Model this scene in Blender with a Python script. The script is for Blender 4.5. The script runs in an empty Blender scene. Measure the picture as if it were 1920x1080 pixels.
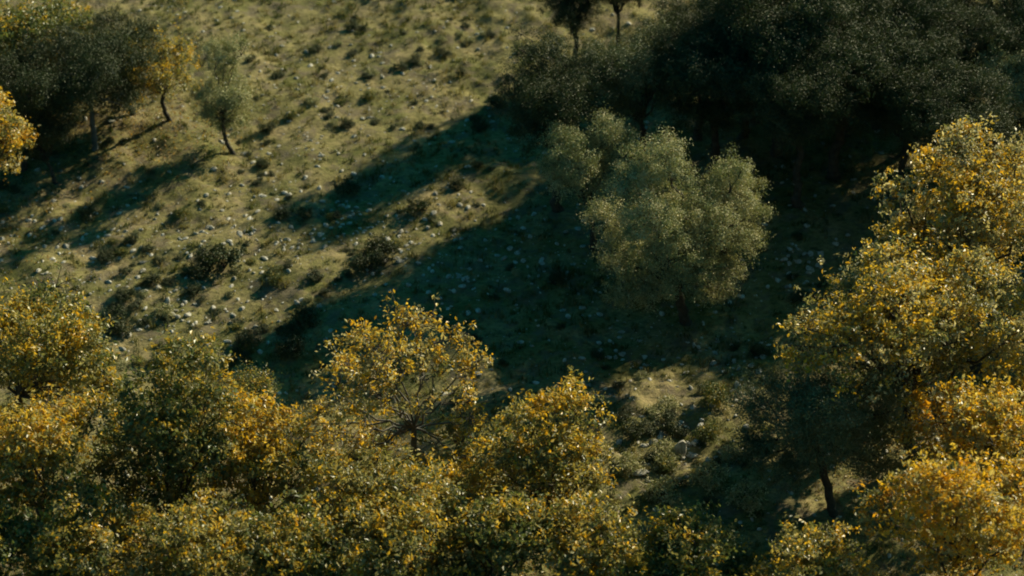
import bpy, math, random
import numpy as np
from mathutils import Vector

scene = bpy.context.scene
C = scene.collection
R = math.radians
rng = np.random.default_rng(11)
random.seed(5)

# ---------------------------------------------------------------- camera
CAM_H, PITCH, FPX = 60.0, R(35), 4400.0          # metres, down-tilt, focal length in px of a 1920 wide frame
cam_data = bpy.data.cameras.new('camera')
cam = bpy.data.objects.new('camera', cam_data); C.objects.link(cam)
cam.location = (0, 0, CAM_H)
cam.rotation_euler = (R(90) - PITCH, 0, 0)
cam_data.sensor_width = 36
cam_data.lens = 36 * FPX / 1920
cam_data.clip_start = 1
cam_data.clip_end = 3000
cam_data.dof.use_dof = True
cam_data.dof.focus_distance = 92
cam_data.dof.aperture_fstop = 0.26
scene.camera = cam

# ---------------------------------------------------------------- sky and sun
SUN_EL, SUN_AZ = R(24), R(45)                    # azimuth measured from +Y (away from the camera) towards +X
world = bpy.data.worlds.new('World'); scene.world = world
world.use_nodes = True
nt = world.node_tree
bg = nt.nodes['Background']
sky = nt.nodes.new('ShaderNodeTexSky')
sky.sky_type = 'NISHITA'; sky.sun_disc = False
sky.sun_elevation = SUN_EL; sky.sun_rotation = SUN_AZ
tintn = nt.nodes.new('ShaderNodeMix'); tintn.data_type = 'RGBA'; tintn.blend_type = 'MULTIPLY'
tintn.inputs['Factor'].default_value = 1
tintn.inputs['B'].default_value = (0.08, 0.76, 0.78, 1)
nt.links.new(sky.outputs[0], tintn.inputs['A'])
nt.links.new(tintn.outputs['Result'], bg.inputs['Color'])
bg.inputs['Strength'].default_value = 0.054

sd = bpy.data.lights.new('sun', 'SUN'); sun = bpy.data.objects.new('sun', sd); C.objects.link(sun)
sd.energy = 5.0; sd.angle = R(0.5); sd.color = (1.0, 0.88, 0.60)
S = Vector((math.cos(SUN_EL) * math.sin(SUN_AZ), math.cos(SUN_EL) * math.cos(SUN_AZ), math.sin(SUN_EL)))
sun.rotation_euler = S.to_track_quat('Z', 'Y').to_euler()
sun.location = (60, 150, 60)

scene.view_settings.view_transform = 'Standard'
scene.view_settings.look = 'None'
scene.view_settings.gamma = 1
scene.view_settings.exposure = 0.68
scene.cycles.pixel_filter_type = 'BLACKMAN_HARRIS'
scene.cycles.filter_width = 1.9
scene.cycles.denoiser = 'OPENIMAGEDENOISE'
scene.cycles.max_bounces = 6
scene.cycles.use_denoising = True

# ---------------------------------------------------------------- maths helpers
def hash2(ix, iy, seed):
    n = (ix.astype(np.int64) * 374761393 + iy.astype(np.int64) * 668265263 + seed * 1442695041) & 0xFFFFFFFF
    n = ((n ^ (n >> 13)) * 1274126177) & 0xFFFFFFFF
    n = n ^ (n >> 16)
    return (n & 0xFFFFFF) / float(0xFFFFFF)

def noise(x, y, scale, seed=0):
    """smooth value noise in -1..1"""
    x = np.asarray(x, float) / scale; y = np.asarray(y, float) / scale
    ix = np.floor(x); iy = np.floor(y); fx = x - ix; fy = y - iy
    fx = fx * fx * (3 - 2 * fx); fy = fy * fy * (3 - 2 * fy)
    a = hash2(ix, iy, seed); b = hash2(ix + 1, iy, seed); c = hash2(ix, iy + 1, seed); d = hash2(ix + 1, iy + 1, seed)
    return 2 * ((a * (1 - fx) + b * fx) * (1 - fy) + (c * (1 - fx) + d * fx) * fy) - 1

def terrain(x, y):
    x = np.asarray(x, float); y = np.asarray(y, float)
    u = 0.8 * x + 0.6 * y; v = -0.6 * x + 0.8 * y
    h = 0.45 * noise(x, y, 13, 1) + 0.2 * noise(u, v, 5, 2) + 0.17 * noise(u, v, 2.1, 3)
    n4 = noise(u, v, 0.95, 4); n5 = noise(x, y, 0.47, 5)
    rough = 0.6 + 0.5 * noise(x, y, 9, 7)
    h = h + rough * (0.19 * np.maximum(n4, -0.2) + 0.08 * n5)
    far = np.clip((np.hypot(x, y - 90) - 90) / 400, 0, 1)
    return h + far * far * 60

def ray(px, py):
    cx, cy = (px - 960) / FPX, (540 - py) / FPX
    s, c = math.sin(PITCH), math.cos(PITCH)
    return np.array((cx, c + cy * s, -s + cy * c))

def on_ground(px, py):
    d = ray(px, py); z = 0.0
    for _ in range(4):
        t = (CAM_H - z) / -d[2]
        z = float(terrain(d[0] * t, d[1] * t))
    return np.array((d[0] * t, d[1] * t, z))

def at_depth(px, py, Y):
    d = ray(px, py); t = Y / d[1]
    return np.array((d[0] * t, Y, CAM_H + d[2] * t)), t / FPX     # point, metres per pixel

# ---------------------------------------------------------------- object helpers
def tag(o, label=None, cat=None, group=None, kind=None):
    if label: o['label'] = label
    if cat: o['category'] = cat
    if group: o['group'] = group
    if kind: o['kind'] = kind
    return o

def mesh_from(name, verts, faces_flat, fsize, mat, smooth=False, color=None):
    """verts (N,3); faces_flat flat vertex ids, every face of fsize corners"""
    me = bpy.data.meshes.new(name)
    nv = len(verts); nf = len(faces_flat) // fsize
    me.vertices.add(nv); me.vertices.foreach_set('co', np.asarray(verts, np.float32).ravel())
    me.loops.add(nf * fsize); me.loops.foreach_set('vertex_index', np.asarray(faces_flat, np.int32))
    me.polygons.add(nf)
    me.polygons.foreach_set('loop_start', np.arange(0, nf * fsize, fsize, dtype=np.int32))
    me.polygons.foreach_set('use_smooth', np.full(nf, smooth))
    if color is not None:
        a = me.color_attributes.new('tint', 'FLOAT_COLOR', 'POINT')
        a.data.foreach_set('color', np.asarray(color, np.float32).ravel())
    me.update(calc_edges=True)
    me.materials.append(mat)
    return me

def link(name, me, parent=None, loc=(0, 0, 0), rot=(0, 0, 0), scale=(1, 1, 1)):
    o = bpy.data.objects.new(name, me); C.objects.link(o)
    o.location = loc; o.rotation_euler = rot; o.scale = scale
    if parent: o.parent = parent
    return o

# ---------------------------------------------------------------- materials
def new_mat(name):
    m = bpy.data.materials.new(name); m.use_nodes = True
    return m, m.node_tree, m.node_tree.nodes['Principled BSDF'], m.node_tree.nodes['Material Output']

def leaf_mat(name, trans=0.4, rough=0.38, spec=0.5, tcol=(1.25, 1.1, 0.55)):
    m, t, p, out = new_mat(name)
    at = t.nodes.new('ShaderNodeAttribute'); at.attribute_name = 'tint'
    t.links.new(at.outputs['Color'], p.inputs['Base Color'])
    p.inputs['Roughness'].default_value = rough
    p.inputs['Specular IOR Level'].default_value = spec
    tl = t.nodes.new('ShaderNodeBsdfTranslucent')
    mul = t.nodes.new('ShaderNodeMix'); mul.data_type = 'RGBA'; mul.blend_type = 'MULTIPLY'
    mul.inputs['Factor'].default_value = 1; mul.inputs['B'].default_value = (*tcol, 1)
    t.links.new(at.outputs['Color'], mul.inputs['A']); t.links.new(mul.outputs['Result'], tl.inputs['Color'])
    mx = t.nodes.new('ShaderNodeMixShader'); mx.inputs[0].default_value = trans
    t.links.new(p.outputs[0], mx.inputs[1]); t.links.new(tl.outputs[0], mx.inputs[2])
    t.links.new(mx.outputs[0], out.inputs[0])
    return m

def noise_mat(name, cols, scale, detail=6, rough=0.9, bump=0.0, bump_scale=None):
    m, t, p, out = new_mat(name)
    tc = t.nodes.new('ShaderNodeTexCoord')
    n = t.nodes.new('ShaderNodeTexNoise'); n.inputs['Scale'].default_value = scale; n.inputs['Detail'].default_value = detail
    t.links.new(tc.outputs['Object'], n.inputs['Vector'])
    r = t.nodes.new('ShaderNodeValToRGB'); e = r.color_ramp.elements
    e[0].position = 0.3; e[0].color = (*cols[0], 1); e[1].position = 0.7; e[1].color = (*cols[-1], 1)
    for i, c in enumerate(cols[1:-1]):
        q = e.new(0.3 + 0.4 * (i + 1) / (len(cols) - 1)); q.color = (*c, 1)
    t.links.new(n.outputs['Fac'], r.inputs[0]); t.links.new(r.outputs[0], p.inputs['Base Color'])
    p.inputs['Roughness'].default_value = rough
    p.inputs['Specular IOR Level'].default_value = 0.25
    if bump:
        n2 = t.nodes.new('ShaderNodeTexNoise'); n2.inputs['Scale'].default_value = bump_scale or scale * 3
        n2.inputs['Detail'].default_value = 8
        t.links.new(tc.outputs['Object'], n2.inputs['Vector'])
        b = t.nodes.new('ShaderNodeBump'); b.inputs['Strength'].default_value = bump; b.inputs['Distance'].default_value = 0.05
        t.links.new(n2.outputs['Fac'], b.inputs['Height']); t.links.new(b.outputs[0], p.inputs['Normal'])
    return m

M_gold = leaf_mat('golden_leaves', 0.42, 0.42, 0.6, (1.5, 1.35, 0.85))
M_oak = leaf_mat('oak_leaves', 0.14, 0.55, 0.25, (1.1, 1.15, 0.6))
M_grass = leaf_mat('grass_blades', 0.35, 0.6, 0.2, (1.1, 1.05, 0.6))
M_bark = noise_mat('bark', [(0.035, 0.030, 0.022), (0.085, 0.075, 0.06)], 5, bump=0.6, bump_scale=18)
M_bark_pale = noise_mat('pale_bark', [(0.06, 0.08, 0.08), (0.15, 0.17, 0.17)], 3, bump=0.4, bump_scale=14)
M_bark_grey = noise_mat('grey_bark', [(0.07, 0.065, 0.055), (0.16, 0.15, 0.13)], 4, bump=0.5, bump_scale=16)
M_rock = noise_mat('limestone', [(0.20, 0.19, 0.16), (0.42, 0.40, 0.34), (0.62, 0.60, 0.54)], 4, bump=0.7, bump_scale=10)

def ground_mat():
    m, t, p, out = new_mat('hillside_turf')
    tc = t.nodes.new('ShaderNodeTexCoord')
    def nz(scale, detail, rough=0.6, sx=1.0):
        mp = t.nodes.new('ShaderNodeMapping'); mp.inputs['Scale'].default_value = (sx, 1, 1); mp.inputs['Rotation'].default_value = (0, 0, R(-35))
        t.links.new(tc.outputs['Object'], mp.inputs[0])
        n = t.nodes.new('ShaderNodeTexNoise'); n.inputs['Scale'].default_value = scale
        n.inputs['Detail'].default_value = detail; n.inputs['Roughness'].default_value = rough
        t.links.new(mp.outputs[0], n.inputs['Vector']); return n.outputs['Fac']
    def ramp(src, stops):
        r = t.nodes.new('ShaderNodeValToRGB'); e = r.color_ramp.elements
        e[0].position, e[0].color = stops[0][0], (*stops[0][1], 1)
        e[1].position, e[1].color = stops[-1][0], (*stops[-1][1], 1)
        for s, c in stops[1:-1]: e.new(s).color = (*c, 1)
        t.links.new(src, r.inputs[0]); return r.outputs[0]
    def mix(f, a, b, mode='MIX'):
        x = t.nodes.new('ShaderNodeMix'); x.data_type = 'RGBA'; x.blend_type = mode
        if isinstance(f, float): x.inputs['Factor'].default_value = f
        else: t.links.new(f, x.inputs['Factor'])
        t.links.new(a, x.inputs['A']); t.links.new(b, x.inputs['B']); return x.outputs['Result']
    turf = ramp(nz(0.35, 9, 0.7), [(0.36, (0.115, 0.12, 0.037)), (0.45, (0.18, 0.168, 0.064)), (0.55, (0.25, 0.212, 0.098)), (0.66, (0.32, 0.255, 0.14))])
    fine = ramp(nz(6, 6, 0.75, 0.6), [(0.35, (0.45, 0.45, 0.42)), (0.5, (0.95, 0.95, 0.9)), (0.66, (1.25, 1.22, 1.15))])
    c = mix(1.0, turf, fine, 'MULTIPLY')
    earth = ramp(nz(3, 5), [(0.3, (0.10, 0.078, 0.05)), (0.7, (0.2, 0.165, 0.115))])
    em = ramp(nz(0.9, 8, 0.7), [(0.50, (0, 0, 0)), (0.60, (0.8, 0.8, 0.8))])
    c = mix(em, c, earth)
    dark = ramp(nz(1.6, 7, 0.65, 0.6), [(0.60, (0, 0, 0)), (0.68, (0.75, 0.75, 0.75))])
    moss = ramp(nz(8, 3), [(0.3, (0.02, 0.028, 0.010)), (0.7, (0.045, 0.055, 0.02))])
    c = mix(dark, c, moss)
    t.links.new(c, p.inputs['Base Color'])
    p.inputs['Roughness'].default_value = 0.95; p.inputs['Specular IOR Level'].default_value = 0.15
    b = t.nodes.new('ShaderNodeBump'); b.inputs['Strength'].default_value = 0.9; b.inputs['Distance'].default_value = 0.10
    t.links.new(nz(5, 8, 0.7), b.inputs['Height']); t.links.new(b.outputs[0], p.inputs['Normal'])
    return m
M_ground = ground_mat()

# ---------------------------------------------------------------- the hillside
def axis(a, b, step, far):
    core = np.arange(a, b + step, step)
    out = [core]
    s, lo, hi = step, [], []
    v = core[-1]; w = core[0]
    while v < far[1]:
        s *= 1.18; v += s; hi.append(v)
    s = step
    while w > far[0]:
        s *= 1.18; w -= s; lo.append(w)
    return np.concatenate([np.array(lo[::-1]), core, np.array(hi)])
xs = axis(-32, 32, 0.13, (-700, 700)); ys = axis(58, 125, 0.15, (-600, 900))
X, Y = np.meshgrid(xs, ys)
V = np.stack([X, Y, terrain(X, Y)], -1).reshape(-1, 3)
nx, ny = len(xs), len(ys)
i = np.arange(nx * ny).reshape(ny, nx)
F = np.stack([i[:-1, :-1], i[:-1, 1:], i[1:, 1:], i[1:, :-1]], -1).ravel()
g = link('hillside_ground', mesh_from('hillside_ground', V, F, 4, M_ground, True)); tag(g, 'dry grassy hillside with stones and dark patches of shade', 'hillside', kind='structure')

# ---------------------------------------------------------------- leaves and wood
def unit(n):
    v = rng.normal(size=(n, 3)); return v / np.linalg.norm(v, axis=1)[:, None]

def leaf_quads(P, size, length_ratio=1.9, up=0.35, N=None, align=1.1):
    """a folded pointed leaf (4 vertices, one bent face) at each point"""
    n = len(P)
    d = unit(n); nrm = unit(n) + np.array((0, 0, up))
    if N is not None: nrm = nrm + N * align
    side = np.cross(d, nrm); side /= np.linalg.norm(side, axis=1)[:, None] + 1e-9
    nn = np.cross(side, d)
    s = (size * rng.uniform(0.45, 1.35, n))[:, None]
    hw = s / length_ratio * 0.5
    v = np.empty((n, 4, 3))
    v[:, 0] = P - d * s * 0.5
    v[:, 1] = P + side * hw + nn * s * 0.12
    v[:, 2] = P + d * s * 0.5
    v[:, 3] = P - side * hw + nn * s * 0.12
    return v.reshape(-1, 3)

def tube(path, radii, k=6):
    path = np.asarray(path, float); n = len(path)
    T = np.gradient(path, axis=0); T /= np.linalg.norm(T, axis=1)[:, None] + 1e-9
    ref = np.array((0.3, 0.9, 0.1)) if abs(T[0][2]) > 0.7 else np.array((0, 0, 1.0))
    A = np.cross(T, ref); A /= np.linalg.norm(A, axis=1)[:, None] + 1e-9
    B = np.cross(T, A)
    a = np.arange(k) * 2 * math.pi / k
    ring = A[:, None, :] * np.cos(a)[None, :, None] + B[:, None, :] * np.sin(a)[None, :, None]
    V = path[:, None, :] + ring * np.asarray(radii)[:, None, None]
    j = np.arange(n - 1)[:, None] * k; q = np.arange(k)[None, :]
    F = np.stack([j + q, j + (q + 1) % k, j + k + (q + 1) % k, j + k + q], -1).reshape(-1, 4)
    return V.reshape(-1, 3), F

class Wood:
    def __init__(s): s.v = []; s.f = []; s.n = 0
    def add(s, path, radii, k=6):
        v, f = tube(path, radii, k); s.v.append(v); s.f.append(f + s.n); s.n += len(v)
    def mesh(s, name, mat): return mesh_from(name, np.concatenate(s.v), np.concatenate(s.f).ravel(), 4, mat, True)

def bend(a, b, n, wob, sag=0.0):
    t = np.linspace(0, 1, n)[:, None]
    p = a * (1 - t) + b * t
    L = np.linalg.norm(b - a)
    w = rng.normal(size=(n, 3)) * wob * L; w[0] = w[-1] = 0
    p = p + w; p[:, 2] += sag * L * np.sin(t[:, 0] * math.pi)
    return p

PAL = {  # leaf colours, linear
    'gold':  [(0.58, 0.40, 0.03), (0.46, 0.36, 0.08), (0.32, 0.29, 0.11), (0.17, 0.18, 0.065), (0.46, 0.43, 0.25), (0.56, 0.31, 0.018), (0.24, 0.235, 0.11)],
    'tan':   [(0.54, 0.38, 0.04), (0.42, 0.385, 0.19), (0.27, 0.255, 0.13), (0.14, 0.155, 0.06), (0.50, 0.47, 0.30), (0.52, 0.33, 0.02), (0.21, 0.215, 0.10), (0.34, 0.31, 0.16)],
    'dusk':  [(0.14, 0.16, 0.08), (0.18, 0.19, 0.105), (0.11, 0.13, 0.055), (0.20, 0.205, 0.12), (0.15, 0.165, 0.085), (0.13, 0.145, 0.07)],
    'mixed': [(0.52, 0.35, 0.03), (0.34, 0.29, 0.08), (0.22, 0.215, 0.08), (0.12, 0.145, 0.05), (0.32, 0.31, 0.16), (0.16, 0.17, 0.06)],
    'green': [(0.11, 0.14, 0.045), (0.17, 0.18, 0.07), (0.08, 0.11, 0.035), (0.25, 0.24, 0.10), (0.12, 0.15, 0.045), (0.40, 0.29, 0.04)],
    'oak':   [(0.36, 0.35, 0.17), (0.44, 0.415, 0.23), (0.24, 0.26, 0.115), (0.38, 0.36, 0.18), (0.50, 0.455, 0.27), (0.28, 0.29, 0.13)],
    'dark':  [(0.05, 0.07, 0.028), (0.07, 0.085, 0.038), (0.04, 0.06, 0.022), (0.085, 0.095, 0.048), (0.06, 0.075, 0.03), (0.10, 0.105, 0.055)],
}

HOT = np.array([(0.58, 0.385, 0.025), (0.56, 0.42, 0.07), (0.52, 0.30, 0.016), (0.46, 0.39, 0.14)])
def crown_leaves(lobes, style, density, leaf, spray_r, per_spray, warm_top=0.0):
    """lobes: list of (centre, radius). Leaves grow in sprays spread through the outer part of each lobe."""
    P, K, tips, NN = [], [], [], []
    pal = np.array(PAL[style])
    zlo = min(c[2] - r for c, r in lobes); zhi = max(c[2] + r for c, r in lobes)
    for c, r in lobes:
        ns = max(6, int(density * r * r * 62))
        d = unit(ns); d[:, 2] = np.where(d[:, 2] < -0.55, -d[:, 2] * 0.5, d[:, 2])
        rad = r * (0.42 + 0.66 * rng.random(ns) ** 0.55)
        # uneven outline: some directions push out, others are left as gaps
        ph = 0.6 * noise(d[:, 0] * 3 + c[0] * 3, d[:, 1] * 3 + d[:, 2] * 4 + c[2], 1.0, 31) + 0.55 * noise(d[:, 0] * 5 + c[0] * 9, d[:, 2] * 5 - d[:, 1] * 4 + c[2], 0.8, 37)
        keep = ph > -0.45
        sc = c + d * (rad * (1 + 0.24 * ph))[:, None] * np.array((1, 1, 0.88))
        sc = sc[keep]; ph = ph[keep]
        shoot = rng.random(len(sc)) < 0.16
        out = (sc - c) / (np.linalg.norm(sc - c, axis=1)[:, None] + 1e-6)
        sc = np.where(shoot[:, None], c + out * (r * rng.uniform(1.05, 1.42, len(sc)))[:, None] + np.array((0, 0, 0.12 * r)), sc)
        tips.append((c, sc))
        m = len(sc)
        cnt = np.maximum(4, per_spray * rng.uniform(0.35, 1.35, m) * np.where(shoot, 0.45, 1)).astype(int)
        idx = np.repeat(np.arange(m), cnt)
        off = rng.normal(size=(len(idx), 3)) * (spray_r * rng.uniform(0.6, 1.25, m))[idx][:, None] * np.array((1, 1, 0.75)) * 0.55
        pts = sc[idx] + off
        # every spray keeps close to one colour of the palette
        base = rng.integers(0, len(pal), m)
        key = rng.integers(0, len(pal), 2)                 # each bough leans to a pair of colours of its own
        base = np.where(rng.random(m) < 0.6, key[rng.integers(0, 2, m)], base)
        bough_hot = rng.uniform(0.35, 1.5)
        z0 = (sc[:, 2] - c[2]) / r
        zt = (sc[:, 2] - zlo) / (zhi - zlo)
        hot = rng.random(m) < warm_top * bough_hot * (0.55 * np.clip(0.3 + z0, 0, 1) + 0.75 * np.clip((zt - 0.45) * 2, 0, 1))
        kk = base[idx]
        sw = rng.random(len(idx)) < 0.22
        kk = np.where(sw, rng.integers(0, len(pal), len(idx)), kk)
        kcol = pal[kk]
        hs = hot[idx] & (rng.random(len(idx)) < 0.8)
        kcol = np.where(hs[:, None], HOT[rng.integers(0, 4, len(idx))], kcol)
        col = kcol * rng.uniform(0.75, 1.2, len(idx))[:, None]
        o1 = off / (np.linalg.norm(off, axis=1)[:, None] + 1e-6); o2 = (pts - c) / r
        P.append(pts); K.append(col); NN.append(o1 * 0.7 + o2 * 0.7)
    return np.concatenate(P), np.concatenate(K), tips, np.concatenate(NN)

def build_tree(name, base_px, lobes_px, style, label, trunk_r=0.2, trunk_px=None, bark=None, density=1.0, leaf=None,
               twigs=0.6, group=None, cat='tree', warm_top=0.3, spray_r=None, per_spray=None, thick=1.0, fill=6, crown_name='crown'):
    """base_px: where the trunk meets the ground; lobes_px: (px, py, radius px, offset in depth m) of each leafy mass of the crown"""
    base = on_ground(*base_px)
    evergreen = style in ('oak', 'dark', 'dusk')
    leaf = leaf or (0.085 if evergreen else 0.19)
    spray_r = spray_r or (0.32 if evergreen else 0.27)
    per_spray = per_spray or (88 if evergreen else 22)
    lobes = []
    hw = (max(l[0] + l[2] for l in lobes_px) - min(l[0] - l[2] for l in lobes_px)) / 2
    mx, my = np.mean([l[0] for l in lobes_px]), np.mean([l[1] for l in lobes_px])
    _, mpp0 = at_depth(mx, my, base[1])
    depth = hw * mpp0 * thick
    for px, py, rp, dy in lobes_px:
        p, mpp = at_depth(px, py, base[1] + dy * 1.4 + rng.uniform(-0.3, 0.3) * depth)
        lobes.append((p - base, rp * mpp))
    for k in range(fill):                                # the masses in front of and behind the middle of the crown
        rr = hw * rng.uniform(0.32, 0.42)
        p, mpp = at_depth(mx + rng.uniform(-0.4, 0.4) * hw, my + rng.uniform(-0.2, 0.2) * hw, base[1] + depth * (0.55 if k % 2 else -0.5) * rng.uniform(0.8, 1.2))
        if p[2] - base[2] > rr * mpp * 1.1: lobes.append((p - base, rr * mpp))
    P, K, tips, NN = crown_leaves(lobes, style, density, leaf, spray_r, per_spray, 0 if evergreen else warm_top)
    gz = terrain(P[:, 0] + base[0], P[:, 1] + base[1]) - base[2]
    ok = P[:, 2] > gz + 0.1; P = P[ok]; K = K[ok]
    V = leaf_quads(P, leaf, N=NN[ok], align=3.4 if evergreen else 1.0)
    col = np.concatenate([np.repeat(K, 4, axis=0), np.ones((len(V), 1))], 1)
    root = bpy.data.objects.new(name, None); C.objects.link(root); root.location = base; root.empty_display_size = 0.5
    tag(root, label, cat, group)
    link(crown_name, mesh_from(crown_name, V, np.arange(len(V)), 4, M_oak if evergreen else M_gold, False, col), root)
    # trunk, limbs to each leafy mass, twigs to its sprays
    w = Wood()
    cc = np.mean([c for c, r in lobes], axis=0)
    top = max(c[2] for c, r in lobes)
    if trunk_px is not None:
        pts = [np.array((0, 0, -0.4)), np.zeros(3)]
        for q in trunk_px:
            p, _ = at_depth(q[0], q[1], base[1] + (q[2] if len(q) > 2 else 0)); pts.append(p - base)
        path = np.array(pts)
    else:
        fk = np.array((cc[0] * 0.55, cc[1] * 0.55, min(c[2] for c, r in lobes) * 0.55 + top * 0.1))
        path = bend(np.array((0, 0, -0.4)), fk, 6, 0.03)
    tt = np.linspace(0, 1, 4 * len(path)); seg = np.linspace(0, 1, len(path))
    path = np.stack([np.interp(tt, seg, path[:, a]) for a in range(3)], 1)
    path[1:-1] += rng.normal(size=(len(path) - 2, 3)) * trunk_r * 0.12
    rad = trunk_r * (1.0 - 0.35 * tt); rad[:2] *= 1.7; rad[2:4] *= 1.3; rad[4:6] *= 1.1
    w.add(path, rad, 9)
    fk = path[-1]
    for (c, sc), (c2, r) in zip(tips, lobes):
        L = np.linalg.norm(c - fk)
        lr = trunk_r * min(0.42, 0.2 + 0.1 * r)
        limb = bend(fk - np.array((0, 0, 0.05)), c, 8, 0.035, 0.06)
        w.add(limb, np.linspace(lr, lr * 0.4, 8), 6)
        nb = max(3, int(r * 4))
        pick = rng.choice(len(sc), min(len(sc), nb), replace=False)
        for j in pick:
            s0 = limb[rng.integers(4, 8)]
            br = bend(s0, sc[j], 5, 0.05, 0.05)
            w.add(br, np.linspace(lr * 0.32, 0.014, 5), 5)
            if twigs > 0:
                near = sc[np.argsort(((sc - sc[j]) ** 2).sum(1))[1:1 + int(6 * twigs)]]
                for q in near: w.add(bend(br[3], q + (q - br[3]) * 0.15, 4, 0.04), np.linspace(0.02, 0.008, 4), 4)
    link('trunk', w.mesh('trunk', bark or M_bark), root)
    return root

def copy_tree(o, px, rz, sc, label, group=None):
    c = o.copy(); C.objects.link(c)
    for ch in [x for x in bpy.data.objects if x.parent == o]:
        d = ch.copy(); C.objects.link(d); d.parent = c
    c.location = on_ground(*px); c.rotation_euler = (0, 0, R(rz)); c.scale = (sc, sc, sc)
    c['label'] = label
    if group: c['group'] = group
    return c

# ---- the big sunlit oak in the middle right
build_tree('oak_tree', (1285, 606), [
    (1245, 285, 36, 0.8), (1195, 305, 34, 0.6), (1215, 340, 34, -0.4), (1265, 325, 34, -0.2), (1175, 355, 34, 0.2), (1285, 390, 46, -1.0), (1225, 410, 48, -1.4),
    (1365, 325, 34, 1.2), (1400, 345, 30, 1.0), (1345, 355, 32, 0.6), (1385, 385, 34, 0.4), (1415, 400, 24, 0.6), (1335, 430, 46, -1.0), (1385, 455, 34, 0), (1405, 440, 26, 0.8),
    (1165, 455, 40, 0.2), (1190, 500, 38, -0.6), (1260, 470, 48, -1.6), (1310, 495, 42, -1.4), (1365, 505, 34, -0.4), (1345, 545, 30, -0.4), (1280, 530, 38, -1.2), (1175, 550, 34, -0.6), (1225, 550, 34, -1.0),
    (1135, 405, 34, 0.9), (1150, 500, 26, 0.4), (1300, 430, 60, 2.0), (1230, 480, 60, 1.8)],
    'oak', 'large grey-green oak with sunlit lumpy crown in the shaded clearing',
    0.27, [(1281, 588), (1274, 560), (1270, 530)], density=1.5, fill=2, thick=0.7, per_spray=100, spray_r=0.28)
build_tree('oak_tree', (1115, 470), [
    (1050, 265, 34, 0.2), (1085, 285, 38, 0.1), (1045, 310, 34, -0.2), (1095, 320, 40, 0.4), (1140, 240, 30, 0.8), (1165, 265, 30, 0.6), (1125, 360, 44, 0.2), (1060, 345, 34, -0.2), (1120, 300, 36, 1.2)],
    'oak', 'smaller pale-topped oak touching the left side of the big sunlit oak', 0.18, density=1.4, fill=2, thick=0.8, per_spray=100)
# ---- dark wood along the top
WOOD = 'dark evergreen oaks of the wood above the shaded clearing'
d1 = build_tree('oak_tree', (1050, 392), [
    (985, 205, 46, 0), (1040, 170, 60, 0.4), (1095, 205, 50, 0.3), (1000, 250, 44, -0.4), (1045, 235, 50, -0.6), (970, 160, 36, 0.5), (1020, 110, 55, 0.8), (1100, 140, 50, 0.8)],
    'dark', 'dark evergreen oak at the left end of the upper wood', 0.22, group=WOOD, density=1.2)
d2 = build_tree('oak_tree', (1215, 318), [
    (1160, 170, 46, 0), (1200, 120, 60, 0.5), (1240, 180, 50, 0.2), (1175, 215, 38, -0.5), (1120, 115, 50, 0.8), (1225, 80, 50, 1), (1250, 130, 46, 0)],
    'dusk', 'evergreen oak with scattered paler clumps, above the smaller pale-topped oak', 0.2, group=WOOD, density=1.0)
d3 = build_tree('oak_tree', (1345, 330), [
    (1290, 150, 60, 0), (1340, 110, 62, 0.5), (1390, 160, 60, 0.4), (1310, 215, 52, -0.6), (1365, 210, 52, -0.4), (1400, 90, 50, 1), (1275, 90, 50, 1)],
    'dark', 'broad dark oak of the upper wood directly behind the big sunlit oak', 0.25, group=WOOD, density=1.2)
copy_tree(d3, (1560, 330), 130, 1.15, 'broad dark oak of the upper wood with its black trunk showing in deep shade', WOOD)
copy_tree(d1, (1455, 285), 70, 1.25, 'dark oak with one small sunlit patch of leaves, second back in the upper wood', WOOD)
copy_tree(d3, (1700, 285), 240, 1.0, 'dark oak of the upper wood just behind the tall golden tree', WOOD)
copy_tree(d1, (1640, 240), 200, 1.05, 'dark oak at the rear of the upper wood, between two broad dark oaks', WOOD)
build_tree('oak_tree', (1905, 335), [
    (1885, 170, 40, 0), (1925, 200, 45, 0.2), (1880, 130, 45, 0.5), (1940, 130, 50, 0.5), (1865, 215, 30, -0.3), (1910, 245, 34, -0.3)],
    'oak', 'pale grey-green oak at the far right end of the upper wood', 0.2, group=WOOD, density=1.1)
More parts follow.
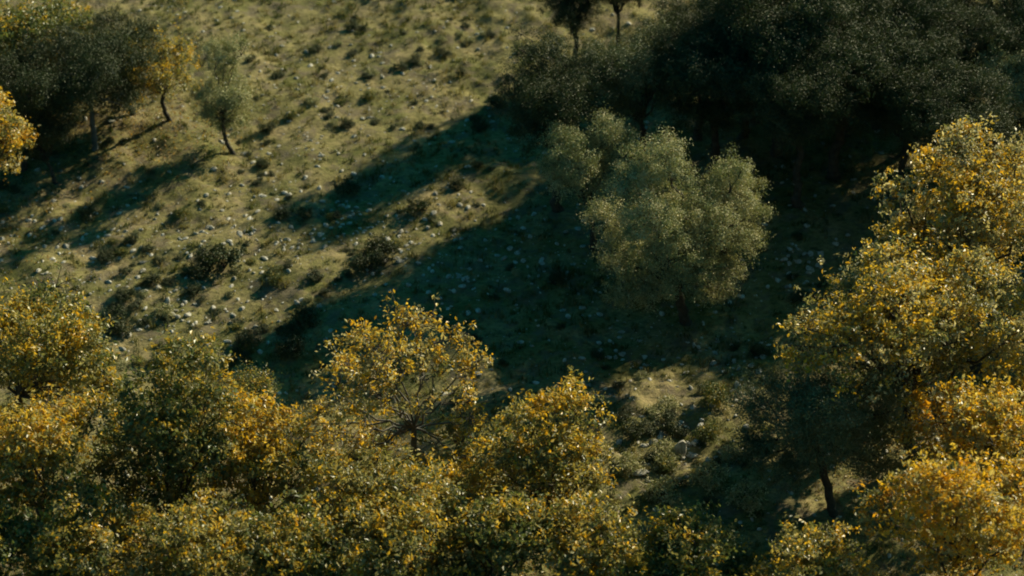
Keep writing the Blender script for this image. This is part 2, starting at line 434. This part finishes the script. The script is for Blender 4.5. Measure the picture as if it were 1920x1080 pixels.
for k, (px, rz, s, src, lab) in enumerate([
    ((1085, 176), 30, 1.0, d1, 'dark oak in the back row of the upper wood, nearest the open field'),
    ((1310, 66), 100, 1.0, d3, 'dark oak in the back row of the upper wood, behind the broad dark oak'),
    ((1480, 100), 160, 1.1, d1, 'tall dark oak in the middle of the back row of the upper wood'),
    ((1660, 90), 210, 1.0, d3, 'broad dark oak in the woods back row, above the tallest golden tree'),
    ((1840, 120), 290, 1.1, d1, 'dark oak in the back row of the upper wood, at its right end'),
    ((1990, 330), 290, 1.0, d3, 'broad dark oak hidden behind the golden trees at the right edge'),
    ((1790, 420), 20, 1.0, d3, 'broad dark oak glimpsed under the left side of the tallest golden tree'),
    ((1500, 385), 10, 1.0, d1, 'added dark oak shading the clearing, right behind the big sunlit oak, lowest there'),  # extra oak, put in to throw shade across the clearing floor
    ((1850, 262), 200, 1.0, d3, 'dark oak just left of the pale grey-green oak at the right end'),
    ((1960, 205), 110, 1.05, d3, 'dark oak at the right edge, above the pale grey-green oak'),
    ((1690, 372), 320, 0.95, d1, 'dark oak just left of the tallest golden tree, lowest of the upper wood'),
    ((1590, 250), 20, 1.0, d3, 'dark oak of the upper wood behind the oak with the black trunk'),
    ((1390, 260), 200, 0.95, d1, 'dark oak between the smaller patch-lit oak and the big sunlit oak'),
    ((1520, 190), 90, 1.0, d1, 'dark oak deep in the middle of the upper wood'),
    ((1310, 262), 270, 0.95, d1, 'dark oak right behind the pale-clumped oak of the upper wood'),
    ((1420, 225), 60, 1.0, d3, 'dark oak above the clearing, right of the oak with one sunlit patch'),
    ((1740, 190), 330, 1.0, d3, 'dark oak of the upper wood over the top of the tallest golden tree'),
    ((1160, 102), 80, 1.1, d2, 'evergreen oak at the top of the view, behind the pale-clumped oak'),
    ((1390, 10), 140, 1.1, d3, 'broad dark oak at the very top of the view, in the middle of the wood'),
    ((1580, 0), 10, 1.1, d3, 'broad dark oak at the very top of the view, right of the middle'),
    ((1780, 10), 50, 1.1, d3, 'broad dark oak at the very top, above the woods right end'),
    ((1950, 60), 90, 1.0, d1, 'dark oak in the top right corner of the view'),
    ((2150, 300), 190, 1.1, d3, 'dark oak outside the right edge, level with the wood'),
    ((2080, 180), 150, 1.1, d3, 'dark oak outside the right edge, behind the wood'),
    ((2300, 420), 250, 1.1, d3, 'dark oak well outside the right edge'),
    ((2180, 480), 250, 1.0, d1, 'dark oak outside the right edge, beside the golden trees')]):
    t_ = copy_tree(src, px, rz, s, lab, WOOD)
    if px in ((1085, 176), (1160, 102)): t_.scale = (0.8, 0.8, 1.05) if px[0] == 1085 else (0.62, 0.62, 1.0)      # a narrow, upright crown

# ---- trees at the upper left
build_tree('evergreen_tree', (178, 280), [
    (90, 175, 50, 0.3), (150, 150, 52, 0.2), (205, 165, 46, 0), (230, 200, 34, -0.2), (120, 215, 40, -0.2), (60, 150, 45, 0.6), (110, 100, 60, 0.6), (190, 100, 55, 0.6), (250, 120, 40, 0.3), (70, 230, 36, 0.3)],
    'dark', 'dark leafy tree with pale blue-grey trunk at the upper left', 0.17, [(176, 250), (172, 215), (170, 180)], bark=M_bark_pale, density=1.15)
build_tree('autumn_tree', (318, 226), [
    (270, 160, 30, 0.1), (310, 145, 36, 0), (345, 155, 24, 0.1), (255, 190, 20, 0), (300, 100, 50, 0.4), (340, 110, 36, 0.5), (250, 115, 40, 0.4), (225, 155, 24, 0.3)],
    'mixed', 'small golden tree with curved dark trunk beside the pale-trunked dark tree', 0.14, [(310, 210), (304, 190), (308, 170)], density=0.9, leaf=0.15, warm_top=0.4)
build_tree('autumn_tree', (-25, 420), [
    (0, 230, 40, 0), (25, 265, 34, 0), (-30, 260, 50, 0), (5, 310, 26, 0), (-45, 320, 44, 0), (-20, 200, 36, 0.2)],
    'gold', 'bright yellow-gold tree cut by the left edge of the view', 0.2, density=1.2, warm_top=0.8)
build_tree('evergreen_tree', (45, 320), [
    (60, 190, 30, 0), (20, 170, 50, 0.4), (-30, 150, 60, 0.6), (30, 130, 50, 0.5), (85, 255, 26, -0.2)],
    'dark', 'dark tree between the yellow-gold tree and the pale-trunked tree', 0.16)
build_tree('evergreen_tree', (110, 345), [
    (105, 255, 34, 0), (70, 270, 34, 0), (40, 290, 34, 0), (85, 225, 40, 0.5), (60, 240, 36, 0)],
    'dark', 'low dark bushy tree in front of the pale trunk at the upper left', 0.12, thick=1.2)
build_tree('evergreen_tree', (250, 215), [
    (230, 130, 40, 0), (270, 120, 40, 0.3), (200, 110, 50, 0.3), (245, 170, 34, 0), (215, 190, 34, -0.2), (260, 80, 50, 0.5), (210, 60, 50, 0.6)],
    'dark', 'dark tree behind the small golden tree at the upper left', 0.16, thick=1.2)
build_tree('autumn_tree', (60, 185), [
    (30, 90, 50, 0), (80, 80, 50, 0.3), (130, 70, 50, 0.3), (170, 90, 40, 0.2), (60, 50, 50, 0.5), (0, 60, 50, 0.4), (110, 40, 50, 0.6), (15, 130, 40, 0), (110, 120, 40, 0)],
    'green', 'green tree with a few yellow leaves in the top left corner', 0.18, thick=1.2, warm_top=0.1)
build_tree('olive_tree', (437, 287), [
    (415, 200, 30, 0), (440, 180, 28, 0.2), (395, 185, 24, 0.1), (425, 150, 32, 0.2), (400, 220, 18, -0.1), (445, 215, 22, 0), (420, 115, 30, 0.2), (400, 95, 26, 0.1), (440, 95, 26, 0.1), (455, 190, 22, 0.1), (380, 205, 20, 0), (425, 240, 20, 0), (445, 228, 22, 0.3), (410, 225, 24, 0.4)],
    'oak', 'slender grey-green tree with a bent dark trunk, alone on the sunlit slope', 0.13, [(425, 270), (420, 250), (418, 225)], density=1.05, per_spray=100, warm_top=0, thick=1.3, spray_r=0.26)

# ---- golden trees across the bottom
ROW = 'autumn trees along the foot of the slope'
build_tree('autumn_tree', (55, 905), [
    (95, 590, 62, 0.5), (40, 610, 60, 0.3), (150, 620, 50, 0), (100, 660, 66, -0.4), (160, 700, 52, -0.3), (20, 690, 52, 0), (-30, 640, 60, 0.2), (205, 730, 38, -0.2), (110, 735, 50, 0.8), (180, 760, 44, 0.5)],
    'mixed', 'tall yellow-green tree at the left edge, rising above its orange neighbour', 0.2, [(60, 850), (40, 780), (35, 740)], group=ROW, density=1.05, warm_top=0.22)
build_tree('autumn_tree', (90, 1080), [
    (60, 800, 50, 0.4), (120, 785, 48, 0.4), (170, 780, 40, 0.2), (20, 840, 55, 0), (90, 870, 66, -0.3), (-30, 880, 60, 0), (40, 940, 60, -0.5), (130, 930, 56, -0.5), (-10, 800, 40, 0.2)],
    'mixed', 'low tree with an orange-edged top at the bottom left corner', 0.2, group=ROW, density=1.1, warm_top=0.9)
build_tree('autumn_tree', (330, 1035), [
    (330, 680, 50, 0.5), (385, 680, 44, 0.4), (280, 740, 56, 0.2), (350, 760, 66, 0), (410, 750, 44, 0.1), (250, 820, 60, -0.2), (320, 850, 66, -0.5), (215, 880, 50, -0.3), (390, 850, 50, -0.4), (280, 930, 60, -0.5), (350, 940, 56, 0.2), (220, 960, 50, 0.1)],
    'green', 'mostly green tree with a pointed top, left of the orange-topped round tree', 0.22, group=ROW, density=1.15, warm_top=0.12)
build_tree('autumn_tree', (480, 1045), [
    (440, 770, 40, 0.2), (490, 775, 42, 0.3), (530, 800, 36, 0.1), (470, 850, 56, -0.3), (540, 870, 50, -0.3), (430, 900, 54, -0.5), (510, 940, 60, -0.5)],
    'mixed', 'orange-topped round tree just right of the mostly green tree', 0.18, group=ROW, density=1.1, warm_top=0.95)
build_tree('autumn_tree', (470, 800), [
    (470, 715, 34, 0), (500, 725, 26, 0.1), (450, 735, 30, -0.1)],
    'green', 'small pale green bushy tree half hidden above the orange-topped round tree', 0.08, group=ROW, density=1.2, leaf=0.1, warm_top=0)
build_tree('autumn_tree', (778, 905), [
    (735, 600, 44, 0.3), (790, 615, 44, 0.4), (680, 640, 46, 0), (840, 650, 46, 0.2), (740, 670, 62, -0.3), (890, 690, 36, 0), (800, 700, 56, -0.4), (640, 700, 44, 0.1), (680, 740, 56, -0.2),
    (620, 770, 44, 0), (860, 745, 40, 0.2), (640, 830, 52, -0.2), (880, 800, 46, 0), (700, 830, 50, 0.9), (830, 820, 50, 1.0), (590, 810, 40, 0.5), (870, 870, 44, 0.5), (630, 880, 46, 0.3)],
    'tan', 'spreading golden tree with open branches and a forked dark trunk, bottom centre', 0.17, [(777, 880), (774, 840), (776, 800)], group=ROW, density=0.55, warm_top=0.9, twigs=1.4, per_spray=19, fill=2, bark=M_bark_grey)
build_tree('autumn_tree', (1010, 1010), [
    (1080, 745, 40, 0.2), (1030, 775, 46, 0), (975, 790, 44, 0.1), (1110, 790, 32, 0), (1060, 840, 54, -0.2), (990, 860, 58, -0.3), (930, 850, 50, -0.2), (1110, 850, 34, 0), (1040, 910, 50, -0.3), (950, 930, 56, -0.4), (1110, 900, 36, 0.3), (900, 890, 46, 0.4), (1010, 960, 50, 0)],
    'mixed', 'yellow-green tree sloping down to the right of the spreading golden tree', 0.2, group=ROW, density=0.95, warm_top=0.35)
build_tree('autumn_tree', (700, 1080), [
    (620, 900, 52, 0), (700, 900, 56, 0.1), (770, 930, 50, 0), (590, 960, 60, -0.4), (680, 970, 60, -0.4), (860, 920, 52, 0), (850, 980, 60, -0.4), (760, 990, 60, -0.6)],
    'mixed', 'low spreading yellow-green tree in front of the forked trunk of the golden tree', 0.2, group=ROW, density=1.0, warm_top=0.15)
LOW = 'autumn trees crowding the very bottom of the view'
low = build_tree('autumn_tree', (180, 1190), [
    (120, 990, 56, 0.2), (180, 975, 60, 0.3), (240, 1000, 56, 0.1), (70, 1030, 50, 0), (150, 1060, 66, -0.3), (230, 1070, 62, -0.4), (100, 1090, 50, 0)],
    'mixed', 'yellow-brown tree at the very bottom, under the orange-edged corner tree', 0.2, group=LOW, density=1.1, warm_top=0.3)
low2 = build_tree('autumn_tree', (560, 1200), [
    (500, 1010, 56, 0.2), (570, 990, 60, 0.3), (630, 1020, 56, 0.1), (460, 1050, 50, 0), (540, 1070, 66, -0.3), (620, 1080, 62, -0.4)],
    'green', 'green tree at the very bottom, under the orange-topped round tree', 0.2, group=LOW, density=1.1, warm_top=0.2)
copy_tree(low, (370, 1230), 70, 1.0, 'yellow-brown tree at the very bottom, under the mostly green pointed tree', LOW)
copy_tree(low, (770, 1230), 200, 1.0, 'yellow-brown tree at the very bottom, below the forked golden tree', LOW)
copy_tree(low2, (930, 1200), 120, 1.0, 'green tree at the very bottom, left of the bottom of the lower gap', LOW)
copy_tree(low, (1110, 1190), 300, 0.95, 'yellow-brown tree at the very bottom, under the lower gap', LOW)
copy_tree(low2, (1300, 1230), 240, 0.95, 'green tree at the very bottom, right of the yellow-brown tree under the gap', LOW)
copy_tree(low, (1480, 1250), 30, 0.95, 'yellow-brown tree at the very bottom, left of the bright corner tree', LOW)
copy_tree(low2, (20, 1240), 200, 1.0, 'green tree cut by the bottom left corner', LOW)
# ---- golden trees up the right-hand side
RIGHT = 'golden trees massed on the right'
build_tree('autumn_tree', (1830, 690), [
    (1800, 265, 44, 0.5), (1850, 285, 52, 0.4), (1760, 320, 50, 0.2), (1830, 360, 70, -0.3), (1900, 350, 60, 0.2), (1690, 365, 46, 0.1), (1750, 410, 62, -0.3), (1690, 440, 46, 0),
    (1850, 450, 72, -0.6), (1940, 420, 70, 0), (1770, 490, 56, -0.5), (1905, 300, 44, 0.6), (1680, 500, 40, 0.2), (1850, 530, 60, 0.4)],
    'tan', 'tallest golden tree, at the top of the mass of trees on the right', 0.26, group=RIGHT, density=1.0, warm_top=0.35)
build_tree('autumn_tree', (1720, 860), [
    (1625, 520, 44, 0.3), (1680, 540, 56, 0), (1750, 540, 60, 0.2), (1830, 510, 56, 0.4), (1600, 600, 46, 0.1), (1560, 630, 40, 0.2), (1660, 620, 62, -0.4), (1740, 630, 66, -0.6), (1820, 600, 66, -0.4), (1890, 570, 56, 0), (1540, 650, 34, 0), (1940, 640, 60, 0), (1505, 615, 24, 0.2), (1535, 598, 26, 0.4), (1520, 665, 26, -0.2), (1645, 482, 32, 0.3), (1590, 550, 30, 0.2), (1780, 575, 50, -0.8), (1700, 690, 56, 0.4), (1790, 680, 60, 0.5), (1870, 670, 60, 0.5), (1640, 730, 40, 0)],
    'tan', 'wide golden tree with silvery glinting leaves, below the tallest golden tree', 0.25, group=RIGHT, density=0.9, warm_top=0.25)
build_tree('autumn_tree', (1850, 1000), [
    (1740, 770, 42, 0.2), (1790, 755, 46, 0.2), (1850, 765, 50, 0.1), (1910, 740, 50, 0.3), (1720, 820, 34, 0), (1790, 830, 52, -0.4), (1870, 840, 58, -0.5), (1940, 820, 60, -0.3), (1770, 870, 46, 0.6), (1860, 890, 50, 0.6)],
    'gold', 'bright gold tree with brightly lit leaves at the right edge, third down the mass', 0.2, group=RIGHT, density=1.05, warm_top=0.7, leaf=0.2)
build_tree('autumn_tree', (1800, 1200), [
    (1720, 910, 46, 0.2), (1780, 915, 50, 0.1), (1850, 920, 54, 0.1), (1920, 910, 54, 0.2), (1660, 960, 50, 0), (1740, 980, 60, -0.4), (1830, 1000, 70, -0.5), (1920, 1000, 66, -0.4), (1790, 1060, 60, -0.7)],
    'gold', 'lowest bright gold tree in the bottom right corner', 0.2, group=RIGHT, density=1.05, warm_top=0.6, leaf=0.2)
build_tree('autumn_tree', (2090, 700), [
    (2040, 420, 70, 0), (2080, 340, 70, 0), (2030, 520, 60, 0), (2120, 480, 80, 0), (2100, 250, 60, 0.5)],
    'gold', 'golden tree just beyond the right edge of the view', 0.25, group=RIGHT, density=0.8)
# ---- shaded oak at the lower right
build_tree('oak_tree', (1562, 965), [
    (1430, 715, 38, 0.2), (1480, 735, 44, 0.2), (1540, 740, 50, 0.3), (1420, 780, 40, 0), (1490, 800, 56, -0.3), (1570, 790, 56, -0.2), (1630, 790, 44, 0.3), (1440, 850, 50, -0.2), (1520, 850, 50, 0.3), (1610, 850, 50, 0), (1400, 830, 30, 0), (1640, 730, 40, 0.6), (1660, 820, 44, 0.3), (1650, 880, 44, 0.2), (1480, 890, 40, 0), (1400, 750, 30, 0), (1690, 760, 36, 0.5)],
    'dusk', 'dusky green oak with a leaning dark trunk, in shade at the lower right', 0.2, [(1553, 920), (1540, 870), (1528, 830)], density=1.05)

# ---------------------------------------------------------------- low shrubs
def shrub_mesh(seed, style, leafs=0.085):
    lob = [(np.array((0, 0, 0.28)), 0.42)]
    for _ in range(5):
        a = rng.uniform(0, 6.28); lob.append((np.array((math.cos(a) * 0.36, math.sin(a) * 0.36, rng.uniform(0.15, 0.42))), rng.uniform(0.2, 0.34)))
    P, K, _, NN = crown_leaves(lob, style, 5.5, leafs, 0.12, 14, 0)
    ok = P[:, 2] > 0.0; P = P[ok]; K = K[ok]
    Vv = leaf_quads(P, leafs, N=NN[ok])
    return mesh_from('foliage', Vv, np.arange(len(Vv)), 4, M_oak, False, np.concatenate([np.repeat(K, 4, axis=0), np.ones((len(Vv), 1))], 1))
def stem_mesh():
    w = Wood()
    for _ in range(6):
        a = rng.uniform(0, 6.28); w.add(bend(np.array((0, 0, -0.15)), np.array((math.cos(a) * 0.35, math.sin(a) * 0.35, 0.45)), 5, 0.06), np.linspace(0.03, 0.01, 5), 5)
    return w.mesh('stem', M_bark)
shrub_meshes = [shrub_mesh(k, s) for k, s in enumerate(['dark', 'dark', 'oak', 'dark', 'green', 'dark'])]
stems = stem_mesh()
def shrub(px, py, rpx, label, group=None, kind=None, tall=1.0, name='shrub'):
    p = on_ground(px, py); t = np.linalg.norm(p - np.array((0, 0, CAM_H)))
    s = rpx * t / FPX / 0.62
    k = random.randrange(6) if kind is None else kind
    r = bpy.data.objects.new(name, None); C.objects.link(r); r.location = p - np.array((0, 0, 0.04)); r.empty_display_size = 0.2
    r.scale = (s, s, s * tall); r.rotation_euler = (0, 0, random.uniform(0, 6.28))
    tag(r, label, 'shrub', group)
    link('foliage', shrub_meshes[k], r); 
    if rpx > 14: link('stem', stems, r)
    return r
for px, py, rp, lab, kind in [
    (413, 505, 44, 'largest round dark bush on the open slope, with a yellow sprig', 3),
    (370, 515, 26, 'dark bush leaning against the left of the largest round bush', 1),
    (650, 362, 26, 'dark green bush at the upper edge of the first long tree shadow', 0),
    (705, 470, 30, 'dark bush at the upper end of the lit strip between the long shadows', 1),
    (690, 505, 32, 'flat dark bush on the lit strip, just below another dark bush', 3),
    (780, 400, 26, 'bush with a sunlit top inside the first long shadow', 0),
    (165, 410, 22, 'dark bush inside the long shadow of the slender olive-like tree', 0),
    (290, 532, 20, 'small dark bush left of the largest round bush', 1),
    (525, 405, 18, 'left one of two small dark bushes side by side above the long shadow', 1),
    (572, 405, 18, 'right one of two small dark bushes side by side above the long shadow', 0),
    (225, 612, 30, 'dark bush among stones beside the yellow-green tree', 3),
    (565, 605, 32, 'dark bush on the edge of the big shadow above the golden tree', 1),
    (545, 660, 36, 'broad dark bush inside the big shadow, left of the golden tree top', 0),
    (460, 650, 26, 'dark bush between the green tree and the big shadow', 1),
    (1335, 752, 32, 'rounded mossy bush among stones above the lower rocks', 4),
    (1185, 812, 28, 'dark round bush at the tip of the yellow-green tree', 0),
    (1330, 822, 26, 'green bush among pale rocks in the lower gap', 4),
    (1420, 668, 24, 'dark low bush in the shaded stony ground below the big oak', 1),
    (1180, 880, 30, 'grey-green bush at the foot of the lower gap', 2),
    (1245, 850, 26, 'pale bush beside a standing rock in the lower gap', 2),
    (1330, 905, 38, 'wide grey-green bush in front of the shaded oak', 2),
    (1240, 930, 36, 'wide pale bush at the bottom of the lower gap', 2),
    (1400, 945, 40, 'pale bush under the shaded oak', 2),
    (1040, 530, 22, 'dark bush in the middle of the shaded clearing', 1),
    (860, 350, 18, 'small dark bush inside the first long shadow, near the wood', 1),
    (935, 200, 22, 'dark bush on the sunlit slope at the corner of the upper wood', 0),
    (900, 240, 22, 'dark low bush at the tip of the wood edge, in the sun', 3),
    (650, 235, 16, 'dark tuft of a bush high on the open slope', 1),
    (500, 245, 17, 'dark bush on the open slope right of the olive-like tree', 3),
    (490, 312, 15, 'lone dark bush on the slope below the olive-like tree', 1),
    (340, 405, 15, 'flat green bush on the open slope above the largest bush', 4)]:
    shrub(px, py, rp, lab, None, kind)
def single_out(items, noun, where, group):
    """items: (object, px, py, size). The ones that stand out in their patch get a label of their own, the rest share one."""
    left = list(items)
    def take(key, text):
        b = max(left, key=key); left.remove(b); b[0]['label'] = text
    for word in ('largest', 'second largest', 'third largest'): take(lambda q: q[3], f'{word} {noun} {where}')
    take(lambda q: -q[1], f'leftmost {noun} {where}'); take(lambda q: q[1], f'rightmost {noun} {where}')
    take(lambda q: -q[2], f'highest placed {noun} {where}'); take(lambda q: q[2], f'lowest placed {noun} {where}')
    take(lambda q: -q[3], f'tiniest {noun} {where}')
    for q in left: q[0]['label'] = f'small {noun} {where}'
    for q in items: q[0]['group'] = group

for noun, where, (x0, x1, y0, y1), n, sizes in [
    ('dark shrub', 'on the top of the open slope, right of the grey-green tree', (470, 930, 20, 250), 60, (6, 8, 9, 11, 13)),
    ('dark shrub', 'on the middle of the open slope, around the long thin shadow', (0, 640, 260, 440), 45, (5, 6, 8, 9, 11)),
    ('dark shrub', 'in the stony ground above the autumn trees', (190, 620, 450, 690), 75, (8, 10, 12, 15, 18)),
    ('dark shrub', 'on the lit strip between the two long shadows', (560, 960, 300, 560), 18, (8, 10, 12)),
    ('dusky shrub', 'in the shaded stony clearing', (650, 1550, 430, 760), 40, (8, 10, 13, 16)),
    ('mossy shrub', 'in the stony gap at the bottom', (1150, 1400, 760, 960), 22, (12, 15, 19, 24))]:
    its = []
    while len(its) < n:
        px, py = random.uniform(x0, x1), random.uniform(y0, y1)
        if 'lit strip' in where and abs((py - 300) - (960 - px) * 0.68) > 40: continue
        if 'open slope' in where and px > 1000 - (py - 130) * 0.9: continue
        sz = random.choice(sizes) * random.uniform(0.85, 1.15)
        its.append((shrub(px, py, sz, None, None, None, random.uniform(0.6, 1.0)), px, py, sz))
    single_out(its, noun, where, noun + 's ' + where)

# ---------------------------------------------------------------- rocks
def rock_mesh(seed):
    import bmesh
    bm = bmesh.new(); bmesh.ops.create_icosphere(bm, subdivisions=2, radius=0.5)
    r = random.Random(seed)
    cuts = [(Vector((r.gauss(0, 1), r.gauss(0, 1), r.gauss(0, 1))).normalized(), r.uniform(0.25, 0.42)) for _ in range(9)]
    for v in bm.verts:
        for n, d in cuts:
            k = v.co.dot(n) - d
            if k > 0: v.co -= n * k * 0.92
        v.co *= r.uniform(0.95, 1.05)
        v.co.z *= 0.7
    me = bpy.data.meshes.new('rock'); bm.to_mesh(me); bm.free(); me.materials.append(M_rock)
    return me
rocks = [rock_mesh(k) for k in range(10)]
def rock(px, py, size):
    p = on_ground(px, py)
    o = link('rock', random.choice(rocks), None, p + np.array((0, 0, size * 0.1)), (random.uniform(-.3, .3), random.uniform(-.3, .3), random.uniform(0, 6.28)),
             (size * random.uniform(0.8, 1.5), size * random.uniform(0.7, 1.1), size * random.uniform(0.7, 1.1)))
    tag(o, None, 'rock')
    return o
for cx, cy, sx, sy, n, s0, s1, lab in [
    (560, 190, 330, 90, 24, 0.08, 0.22, 'small pale rock on the upper sunlit slope'),
    (330, 400, 260, 70, 45, 0.08, 0.24, 'pale rock on the middle of the sunlit slope'),
    (470, 440, 90, 40, 26, 0.12, 0.32, 'pale rock in the stony patch above the largest bush'),
    (340, 580, 160, 60, 46, 0.12, 0.36, 'pale rock in the stony ground above the autumn trees'),
    (760, 440, 120, 55, 20, 0.12, 0.32, 'pale rock on the lit strip between the long shadows'),
    (860, 520, 170, 90, 40, 0.12, 0.36, 'bluish shaded rock in the clearing left of the big oak'),
    (1510, 500, 70, 60, 24, 0.14, 0.42, 'bluish shaded rock between the big oak and the golden trees'),
    (1390, 690, 60, 60, 22, 0.14, 0.42, 'bluish rock in the shade left of the wide golden tree'),
    (1270, 850, 100, 75, 50, 0.16, 0.5, 'pale rock in the stony gap at the bottom')]:
    its = []; noun, where = lab.split('rock ', 1); noun += 'rock'; noun = noun.replace('small ', '')
    for _ in range(n):
        a, q = random.uniform(0, 6.28), min(1.7, abs(random.gauss(0, 0.75)))
        x_, y_ = cx + sx * q * math.cos(a), cy + sy * q * math.sin(a); sz = s0 + (s1 - s0) * random.random() ** 1.6
        its.append((rock(x_, y_, sz), x_, y_, sz))
    single_out(its, noun, where, noun + 's ' + where)
o = link('standing_rock', rocks[3], None, on_ground(1275, 855) + np.array((0, 0, 0.35)), (0, 0, 0.6), (0.6, 0.45, 1.5)); tag(o, 'upright pale grey rock standing among bushes in the lower gap', 'rock')

# the mass of pebbles and small stones: nobody could count them
rv = []; rf = []; nn = 0
base_v = np.array([v.co[:] for v in rocks[2].vertices]); base_f = np.array([p.vertices[:] for p in rocks[2].polygons])
import bmesh as _b
bm = _b.new(); _b.ops.create_icosphere(bm, subdivisions=1, radius=0.5); bm.verts.ensure_lookup_table()
bv = np.array([v.co[:] for v in bm.verts]); bf = np.array([[v.index for v in f.verts] for f in bm.faces]); bm.free()
def scatter(n, fn):
    out = []
    while len(out) < n:
        x = rng.uniform(-32, 32); y = rng.uniform(60, 122)
        if rng.random() < fn(x, y): out.append((x, y))
    return np.array(out)
ZN = [(on_ground(px, py), r) for px, py, r in [(330, 560, 4.5), (480, 450, 4), (760, 450, 3), (900, 520, 4), (1510, 500, 3), (1390, 690, 3), (1270, 850, 4), (150, 420, 3), (600, 200, 5)]]
zone = lambda x, y: sum(math.exp(-((x - c[0]) ** 2 + (y - c[1]) ** 2) / (r * r)) for c, r in ZN)
dens = lambda x, y: 0.10 + 0.5 * zone(x, y) + 0.6 * max(0.0, float(noise(x, y, 4.5, 55))) + 0.3 * max(0.0, float(noise(x, y, 1.3, 57)))
SP = scatter(11000, dens)
SZ = terrain(SP[:, 0], SP[:, 1])
for (x, y), z in zip(SP, SZ):
    s = 0.04 + 0.24 * rng.random() ** 5
    a = rng.uniform(0, 6.28); ca, sa = math.cos(a), math.sin(a)
    v = bv * rng.uniform(0.75, 1.25, (len(bv), 1)) * np.array((s * 1.5, s, s * 0.75))
    v = np.stack([v[:, 0] * ca - v[:, 1] * sa + x, v[:, 0] * sa + v[:, 1] * ca + y, v[:, 2] + z - s * 0.02], 1)
    rv.append(v); rf.append(bf + nn); nn += len(v)
o = link('scattered_stones', mesh_from('scattered_stones', np.concatenate(rv), np.concatenate(rf).ravel(), 3, M_rock)); tag(o, 'small pale stones strewn thickly over the grassy hillside', 'stones', kind='stuff')

# grass tufts: one mass
GP = scatter(15000, lambda x, y: 0.3 + 0.7 * max(0.0, float(noise(x, y, 3.1, 77))))
nb = 13
idx = np.repeat(np.arange(len(GP)), nb)
ts = (0.10 + 0.22 * rng.random(len(GP)) ** 2)[idx]
b0 = GP[idx] + rng.normal(size=(len(idx), 2)) * (ts * 0.45)[:, None]
z0 = terrain(b0[:, 0], b0[:, 1]) - 0.02
a = rng.uniform(0, 6.28, len(idx)); lean = rng.uniform(0.1, 0.8, len(idx))
side = np.stack([-np.sin(a), np.cos(a), np.zeros(len(a))], 1) * (0.012 + 0.05 * ts)[:, None]
B = np.stack([b0[:, 0], b0[:, 1], z0], 1)
T = B + np.stack([np.cos(a) * lean * ts, np.sin(a) * lean * ts, ts], 1)
gv = np.stack([B - side, B + side, T], 1).reshape(-1, 3)
pal = np.array([(0.17, 0.155, 0.06), (0.10, 0.115, 0.035), (0.24, 0.205, 0.10), (0.06, 0.075, 0.024)])
kc = pal[rng.integers(0, 4, len(GP))][idx] * rng.uniform(0.8, 1.2, len(idx))[:, None]
gc = np.concatenate([np.repeat(kc, 3, axis=0), np.ones((len(gv), 1))], 1)
o = link('grass', mesh_from('grass', gv, np.arange(len(gv)), 3, M_grass, False, gc)); tag(o, 'short dry grass in tufts all over the hillside', 'grass', kind='stuff')

# fallen leaves under the autumn trees: one mass
LT = []
for o_ in list(C.objects):
    if o_.get('category') == 'tree' and o_.name.startswith('autumn_tree'):
        n_ = 1500
        LT.append(rng.normal(size=(n_, 2)) * 2.6 + np.array(o_.location[:2]) + np.array((-0.8, -0.6)))
LT = np.concatenate(LT)
LP = np.stack([LT[:, 0], LT[:, 1], terrain(LT[:, 0], LT[:, 1]) + 0.03], 1)
LV = leaf_quads(LP, 0.13, up=3.0)
pl = np.array([(0.36, 0.22, 0.04), (0.24, 0.14, 0.05), (0.42, 0.30, 0.06), (0.14, 0.09, 0.045)])
LC = np.concatenate([np.repeat(pl[rng.integers(0, 4, len(LP))], 4, axis=0), np.ones((len(LV), 1))], 1)
o = link('fallen_leaves', mesh_from('fallen_leaves', LV, np.arange(len(LV)), 4, M_gold, False, LC)); tag(o, 'brown and yellow fallen leaves on the ground under the autumn trees', 'leaves', kind='stuff')
